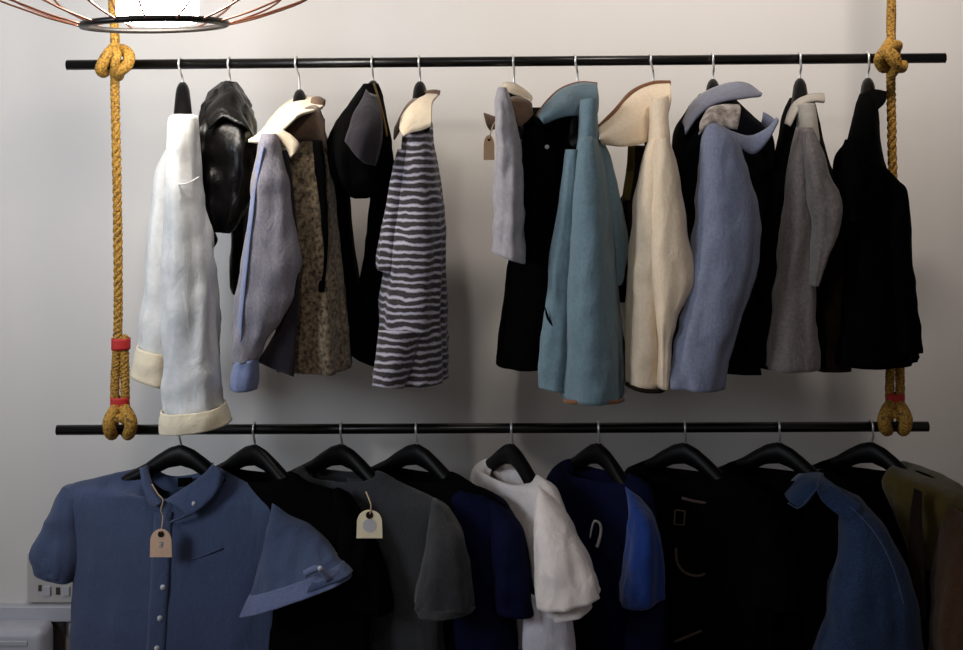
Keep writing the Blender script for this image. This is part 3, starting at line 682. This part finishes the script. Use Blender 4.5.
finish('chest_pocket_seam', tube([fx(188, 560, .1), fx(202, 556, .1), fx(222, 548, .098)], .0016, 14), F_cham, g)

def price_tag(cx, y0, y1, wpx, Y, mat, lab, strand, printmat, shape, loc=None):
    """arch-topped card on a string"""
    top = P(cx, y0, Y); bot = P(cx, y1, Y); hw = wpx / 2 * (Y + D) / F; H = top.z - bot.z
    root = thing('price_tag', lab, 'tag', strand[0], 'tags hanging from the clothes')
    bm = bmesh.new()
    prof = [(-hw, 0), (hw, 0), (hw * .96, H * .62)] + [(hw * .94 * cos(a), H * .62 + H * .38 * sin(a)) for a in [pi * k / 12 for k in range(1, 12)]] + [(-hw * .96, H * .62)]
    fr = [bm.verts.new((top.x + x, Y - .0015, bot.z + z)) for x, z in prof]
    bk = [bm.verts.new((top.x + x, Y + .0015, bot.z + z)) for x, z in prof]
    bm.faces.new(fr); bm.faces.new(bk[::-1])
    for i in range(len(prof)):
        j = (i + 1) % len(prof); bm.faces.new((fr[i], bk[i], bk[j], fr[j]))
    crd = finish('card', bm, mat, root, smooth=False)
    finish('string', tube(strand, .0016, 30, S=6), M_string, root)
    hole = P(cx, y0 + (y1 - y0) * .18, Y - .0015)
    finish('eyelet', tube([hole, hole + Vector((0, -.0015, 0))], hw * .28, S=16), F_brownblack, crd, smooth=False)
    if printmat:
        m = P(cx, y0 + (y1 - y0) * .55, Y - .0015)
        if shape == 'dot': finish('print', tube([m, m + Vector((0, -.0008, 0))], hw * .52, S=24), printmat, crd, smooth=False)
        else:
            b2 = bmesh.new()
            for dx, dz, sx, sz in ((0, .005, .008, .0022), (.001, 0, .005, .003), (-.001, -.0045, .007, .0022), (.003, -.001, .002, .009)):
                box(b2, m + Vector((dx, -.0006, dz)), (sx, .0012, sz))
            finish('print', b2, printmat, crd, smooth=False)
    return root
Yt = q(161, 540).y - .125
price_tag(161, 529, 557, 22, Yt, M_card, 'tan card price tag hanging on the chest of the blue shirt',
          [fx(152, 484, .1), fx(158, 494, .115), fx(163, 500, .122), fx(161, 510, .124), fx(163, 518, .126), P(161, 532, Yt - .003)], M_ink, 'logo')

def rg(q, xa, ya, xb, yb, h, off):
    Y = q((xa + xb) / 2, ya, off).y
    return (P(xa, ya, Y), P(xb, yb, Y), h, 0)
# --- black t-shirt
def tee(name, label, cat, hx, deg, neck, rows, fab, nb=True, dip=.05, seed=0, body='body', fold=(.035, 5, .7, 1.2), nw=.082):
    q = plane(hx, deg)
    g = thing(name, label, cat, base(hx, 0, False), 't-shirts on the lower rail' if cat == 't-shirt' else None)
    H = P(hx, rail_y(hx, False)); a = radians(deg); dv = Vector((cos(a), -sin(a), 0))
    def U(u, dz): return H + dv * u + Vector((0, 0, -.041 + .005 - drop_at(abs(u)) + dz))
    nA, nB = U(-nw, -.026), U(nw, -.022)
    R = [(nA, nB, .05 * HS, dip), (U(-nw - .022, -.006), U(nw + .02, .004), .055 * HS, dip * .5), (U(-.150, -.016), U(.155, .008), .07 * HS, .008)] + lrows(q, rows[2:])
    finish(body, loft(R, n=90, S=64, e=.82, fold=fold, wr=.005, wf=11, seed=seed), fab, g, thick=.003)
    if nb: neckband(nA, nB, .05 * HS, dip, fab, g)
    return q, g
q, g = tee('t_shirt', 'plain black t-shirt half hidden behind the blue shirt on the lower rail', 't-shirt', 255, 30, (224, 480, 284, 474),
    [(208, 484, 300, 480, .06, .03), (182, 490, 330, 488, .07, .01), (160, 500, 352, 502, .07), (162, 540, 362, 545, .075), (165, 600, 366, 605, .08), (162, 680, 368, 690, .085), (160, 780, 370, 790, .085)], F_black, seed=50)
slv = finish('sleeve', loft([rg(q, 335, 490, 352, 500, .03, 0), rg(q, 338, 515, 370, 530, .04, .0), rg(q, 340, 550, 385, 575, .045, .0), rg(q, 338, 600, 391, 610, .045, .0)], n=40, cap=True, seed=51), F_black, g, thick=.003)

# --- charcoal t-shirt
q, g = tee('t_shirt', 'charcoal grey t-shirt showing its right sleeve, beside the cream price tag', 't-shirt', 342, 30, (312, 480, 384, 482),
    [(296, 484, 398, 486, .06, .03), (275, 490, 428, 496, .07, .01), (255, 500, 446, 510, .07), (256, 540, 444, 550, .075), (258, 600, 440, 610, .08), (256, 680, 440, 690, .085), (254, 780, 442, 790, .085)], F_char, seed=52)
slv = finish('sleeve', loft([rg(q, 432, 500, 450, 512, .03, .03), rg(q, 430, 530, 462, 535, .055, .05), rg(q, 424, 565, 468, 570, .062, .06), rg(q, 418, 602, 471, 602, .062, .06)], n=40, cap=True, fold=(.04, 3, .4, 0), seed=53), F_char, g, thick=.003)
finish('sleeve_hem', loft([rg(q, 418, 599, 471, 599, .066, .06), rg(q, 417, 608, 472, 606, .067, .06)], n=8, wr=.001), F_char, slv, thick=.004)
finish('neck_lining', sheet([[q(348, 478, -.03), q(365, 480, -.02), q(384, 484, .0)], [q(350, 498, -.01), q(368, 504, .02), q(388, 500, .03)]], 14, 6), F_char, g, thick=.003)
Yt = plane(342, 30)(370, 520).y - .13
Yt = min(Yt, plane(255, 30)(370, 520).y - .11)
price_tag(369.5, 510, 538, 26, Yt, M_cream_card, 'cream card price tag with a round grey print, hung among the black t-shirts',
          [P(366, 492, Yt + .02), P(369, 499, Yt + .005), P(371, 506, Yt - .002), P(370, 514, Yt - .003)], M_dot, 'dot')

# --- navy t-shirt
q, g = tee('t_shirt', 'navy t-shirt with a dark blue sleeve, left of the white t-shirt', 't-shirt', 417, 36, (396, 484, 448, 486),
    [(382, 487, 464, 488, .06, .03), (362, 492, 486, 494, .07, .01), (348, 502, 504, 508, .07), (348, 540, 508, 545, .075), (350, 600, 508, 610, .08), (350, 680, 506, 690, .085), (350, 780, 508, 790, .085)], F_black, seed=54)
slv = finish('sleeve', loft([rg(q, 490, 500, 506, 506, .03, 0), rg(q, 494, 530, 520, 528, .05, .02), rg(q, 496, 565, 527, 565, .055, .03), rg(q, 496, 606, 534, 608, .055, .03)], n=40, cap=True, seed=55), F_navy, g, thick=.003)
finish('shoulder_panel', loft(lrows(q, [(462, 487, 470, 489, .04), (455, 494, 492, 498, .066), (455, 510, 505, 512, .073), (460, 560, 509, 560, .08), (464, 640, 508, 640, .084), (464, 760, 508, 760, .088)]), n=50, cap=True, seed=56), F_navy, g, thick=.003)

# --- white t-shirt
q, g = tee('t_shirt', 'white t-shirt with a wide flared sleeve at the middle of the lower rail', 't-shirt', 512, 58, (489, 474, 538, 490),
    [(484, 480, 546, 494, .06, .03), (478, 492, 556, 506, .065, .01), (474, 510, 562, 520, .07), (476, 550, 562, 555, .07), (478, 600, 562, 605, .075), (480, 640, 562, 645, .075)], F_tee, seed=57, dip=.06)
slv = finish('sleeve', loft([rg(q, 538, 488, 552, 496, .03, .03), rg(q, 536, 512, 568, 520, .05, .05), rg(q, 537, 550, 583, 552, .055, .07), rg(q, 538, 604, 598, 592, .06, .08)], n=44, cap=True, fold=(.05, 3, 1.4, 0), wr=.003, seed=58), F_tee, g, thick=.003)
finish('inner_sleeve', loft([rg(q, 544, 575, 580, 575, .05, .06), rg(q, 548, 615, 589, 604, .055, .07)], n=14, wr=.003, seed=59), F_tee, slv, thick=.003)
finish('long_hem', loft([rg(q, 530, 590, 568, 590, .04, .06), rg(q, 526, 620, 571, 620, .045, .06), rg(q, 524, 670, 572, 670, .045, .06), rg(q, 524, 760, 572, 760, .045, .06)], n=34, fold=(.08, 3, .4, .3), seed=60), F_teelow, g, thick=.003)

# --- royal blue t-shirt
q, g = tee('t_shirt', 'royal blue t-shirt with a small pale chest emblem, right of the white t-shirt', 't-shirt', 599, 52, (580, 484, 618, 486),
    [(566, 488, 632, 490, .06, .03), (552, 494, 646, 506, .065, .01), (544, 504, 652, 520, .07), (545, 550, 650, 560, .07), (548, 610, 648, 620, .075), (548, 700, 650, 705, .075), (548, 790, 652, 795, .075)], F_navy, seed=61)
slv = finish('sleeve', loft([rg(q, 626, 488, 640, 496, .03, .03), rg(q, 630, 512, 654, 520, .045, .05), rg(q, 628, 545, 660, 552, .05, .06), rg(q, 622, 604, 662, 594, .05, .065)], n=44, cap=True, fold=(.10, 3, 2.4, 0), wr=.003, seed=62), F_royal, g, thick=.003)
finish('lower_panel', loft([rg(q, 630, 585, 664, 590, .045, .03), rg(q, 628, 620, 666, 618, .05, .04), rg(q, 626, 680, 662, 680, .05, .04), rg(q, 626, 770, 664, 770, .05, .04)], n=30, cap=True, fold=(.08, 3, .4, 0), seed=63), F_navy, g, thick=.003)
Ye = q(597, 530).y - .082
finish('chest_emblem', tube([P(590, 538, Ye), P(592, 527, Ye), P(595, 521, Ye), P(600, 524, Ye), P(601, 532, Ye), P(599, 541, Ye), P(597, 547, Ye)], .003, 30, S=8, taper=lambda t: .6 + .8 * t), M_plastic, g)

# --- black printed t-shirt
q, g = tee('t_shirt', 'black t-shirt with a faded pale print, right of the royal blue t-shirt', 't-shirt', 685, 36, (660, 478, 712, 478),
    [(645, 482, 728, 482, .06, .03), (625, 488, 752, 490, .07, .01), (612, 498, 772, 504, .07), (614, 540, 776, 550, .075), (618, 600, 774, 610, .08), (616, 680, 772, 690, .085), (614, 780, 774, 790, .085)], F_black, seed=64)
def pr(px, py): return P(px, py, q(690, py).y - .075)
M_fade = plain('faded_print', '#4e4039', .9)
for line, rr, nn in (([pr(682, 498), pr(694, 501), pr(706, 503)], .0035, 10), ([pr(675, 510), pr(685, 511), pr(684, 525), pr(674, 524), pr(675, 510)], .002, None),
                     ([pr(676, 548), pr(677, 562), pr(684, 572), pr(696, 576), pr(706, 573), pr(711, 567)], .0032, 24), ([pr(674, 642), pr(696, 633), pr(720, 623)], .0028, 12)):
    finish('chest_print', tube(line, rr, nn, S=6), M_fade, g)
slv = finish('sleeve', loft([rg(q, 748, 492, 768, 502, .03, 0), rg(q, 752, 530, 786, 535, .05, .02), rg(q, 752, 600, 796, 605, .055, .03)], n=36, cap=True, seed=65), F_black, g, thick=.003)

# --- denim jacket
q, g = tee('jacket', 'dark denim jacket with a blue sleeve and pale stitching on the lower rail', 'jacket', 779, 34, (752, 482, 812, 484),
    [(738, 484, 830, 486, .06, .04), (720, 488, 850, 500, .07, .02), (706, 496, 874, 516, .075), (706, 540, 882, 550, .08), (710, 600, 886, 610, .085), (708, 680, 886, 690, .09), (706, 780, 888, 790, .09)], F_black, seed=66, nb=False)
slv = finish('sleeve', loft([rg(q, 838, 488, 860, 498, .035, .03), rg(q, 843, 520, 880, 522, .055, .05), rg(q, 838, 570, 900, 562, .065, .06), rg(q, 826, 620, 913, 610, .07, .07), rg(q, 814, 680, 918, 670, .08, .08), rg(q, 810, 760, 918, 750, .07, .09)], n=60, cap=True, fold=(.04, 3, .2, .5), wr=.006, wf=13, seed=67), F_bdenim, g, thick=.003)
clr = finish('collar', sheet([[q(784, 492, .03), q(795, 478, .02), q(808, 470, .0), (q(822, 470, -.02))], [q(788, 500, .09), q(800, 492, .08), q(812, 482, .06), q(824, 478, .03)], [q(797, 507, .11), q(806, 504, .1), q(816, 492, .08), q(830, 486, .05)]], 22, 8, .004), F_bdenim, g, thick=.005)
clr = finish('collar', sheet([[q(818, 474, .02), q(830, 482, .05), q(846, 494, .07), q(862, 506, .08)], [q(816, 486, .09), q(822, 500, .1), q(834, 512, .1), q(850, 522, .1)]], 18, 7, .006), F_bdenim, g, thick=.005)
finish('collar_stitching', tube([q(788, 503, .12), q(797, 508, .124), q(804, 504, .122), (q(812, 494, .115)), q(820, 484, .1)], .0012, 24), F_cham, clr)
finish('sleeve_seam', tube([q(852, 508, .10), q(874, 532, .112), q(892, 565, .12), q(904, 605, .125)], .0011, 24), F_cham, slv)

# --- olive jacket
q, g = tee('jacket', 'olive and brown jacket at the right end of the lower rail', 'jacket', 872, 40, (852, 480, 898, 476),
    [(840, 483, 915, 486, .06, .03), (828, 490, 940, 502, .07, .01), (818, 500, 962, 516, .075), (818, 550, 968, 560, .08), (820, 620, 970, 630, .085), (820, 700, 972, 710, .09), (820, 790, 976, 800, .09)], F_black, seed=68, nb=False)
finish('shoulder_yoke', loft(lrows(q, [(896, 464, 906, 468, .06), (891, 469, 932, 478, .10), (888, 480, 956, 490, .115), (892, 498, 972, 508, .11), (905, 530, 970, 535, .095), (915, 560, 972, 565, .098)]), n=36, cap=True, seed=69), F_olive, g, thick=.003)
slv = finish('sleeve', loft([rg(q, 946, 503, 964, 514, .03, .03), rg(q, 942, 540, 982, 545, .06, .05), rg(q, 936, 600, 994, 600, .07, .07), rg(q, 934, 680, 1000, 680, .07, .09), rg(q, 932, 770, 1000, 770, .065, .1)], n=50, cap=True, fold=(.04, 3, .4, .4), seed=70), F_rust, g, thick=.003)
finish('fold_shade', sheet([[q(914, 488, .1), q(910, 520, .11), q(908, 560, .12), q(906, 620, .125)], [q(922, 492, .1), q(922, 520, .11), q(924, 560, .12), q(926, 620, .125)]], 20, 6), F_brownblack, g, thick=.003)  # dark sheet paints the shadow of the vertical fold

# --- tag of the pale grey shirt
price_tag(489, 135, 160, 11, -.06, plain('brown_card', '#a98a68', .8), 'small brown tag at the left edge of the pale grey shirt', [P(497, 120, -.05), P(493, 126, -.06), P(489, 139, -.063)], None, '')

# ================================================================ socket and heater on the wall
g = thing('wall_socket', 'grey wall socket plate half hidden by the blue shirt sleeve', 'socket', P(56, 582, WALL))
s_ = (WALL + D) / F
bm = bmesh.new(); c = P(57, 577, WALL - .006); box(bm, c, (58 * s_, .012, 50 * s_), .003); plt = finish('face_plate', bm, M_plastic, g, smooth=False)
for px in (66, 47):
    bm = bmesh.new(); box(bm, P(px, 591, WALL - .014), (7 * s_, .006, 9 * s_), .001); finish('switch', bm, M_trim, plt, smooth=False)
bm = bmesh.new()
for px, py, a, b in ((58, 591, 4, 7), (75, 591, 3, 6), (40, 588, 3, 6)): box(bm, P(px, py, WALL - .0125), (a * s_, .003, b * s_))
finish('pin_hole', bm, M_heatdark, plt, smooth=False)

g = thing('panel_heater', 'pale grey panel heater with rounded corners at the bottom left of the wall', 'heater', P(0, 750, WALL - .05))
A = P(44, 630, WALL - .10); s2 = (WALL - .10 + D) / F
bm = bmesh.new()
box(bm, (A.x - .35, WALL - .06, A.z - .22), (.70, .09, .44), .022, 5); csg = finish('casing', bm, M_heater, g)
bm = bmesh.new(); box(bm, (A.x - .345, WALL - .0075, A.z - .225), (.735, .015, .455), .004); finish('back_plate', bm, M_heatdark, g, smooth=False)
bm = bmesh.new(); box(bm, (A.x - .35, WALL - .1055, A.z - .032), (.62, .004, .012), .0015); finish('vent_slot', bm, M_trim, csg, smooth=False)
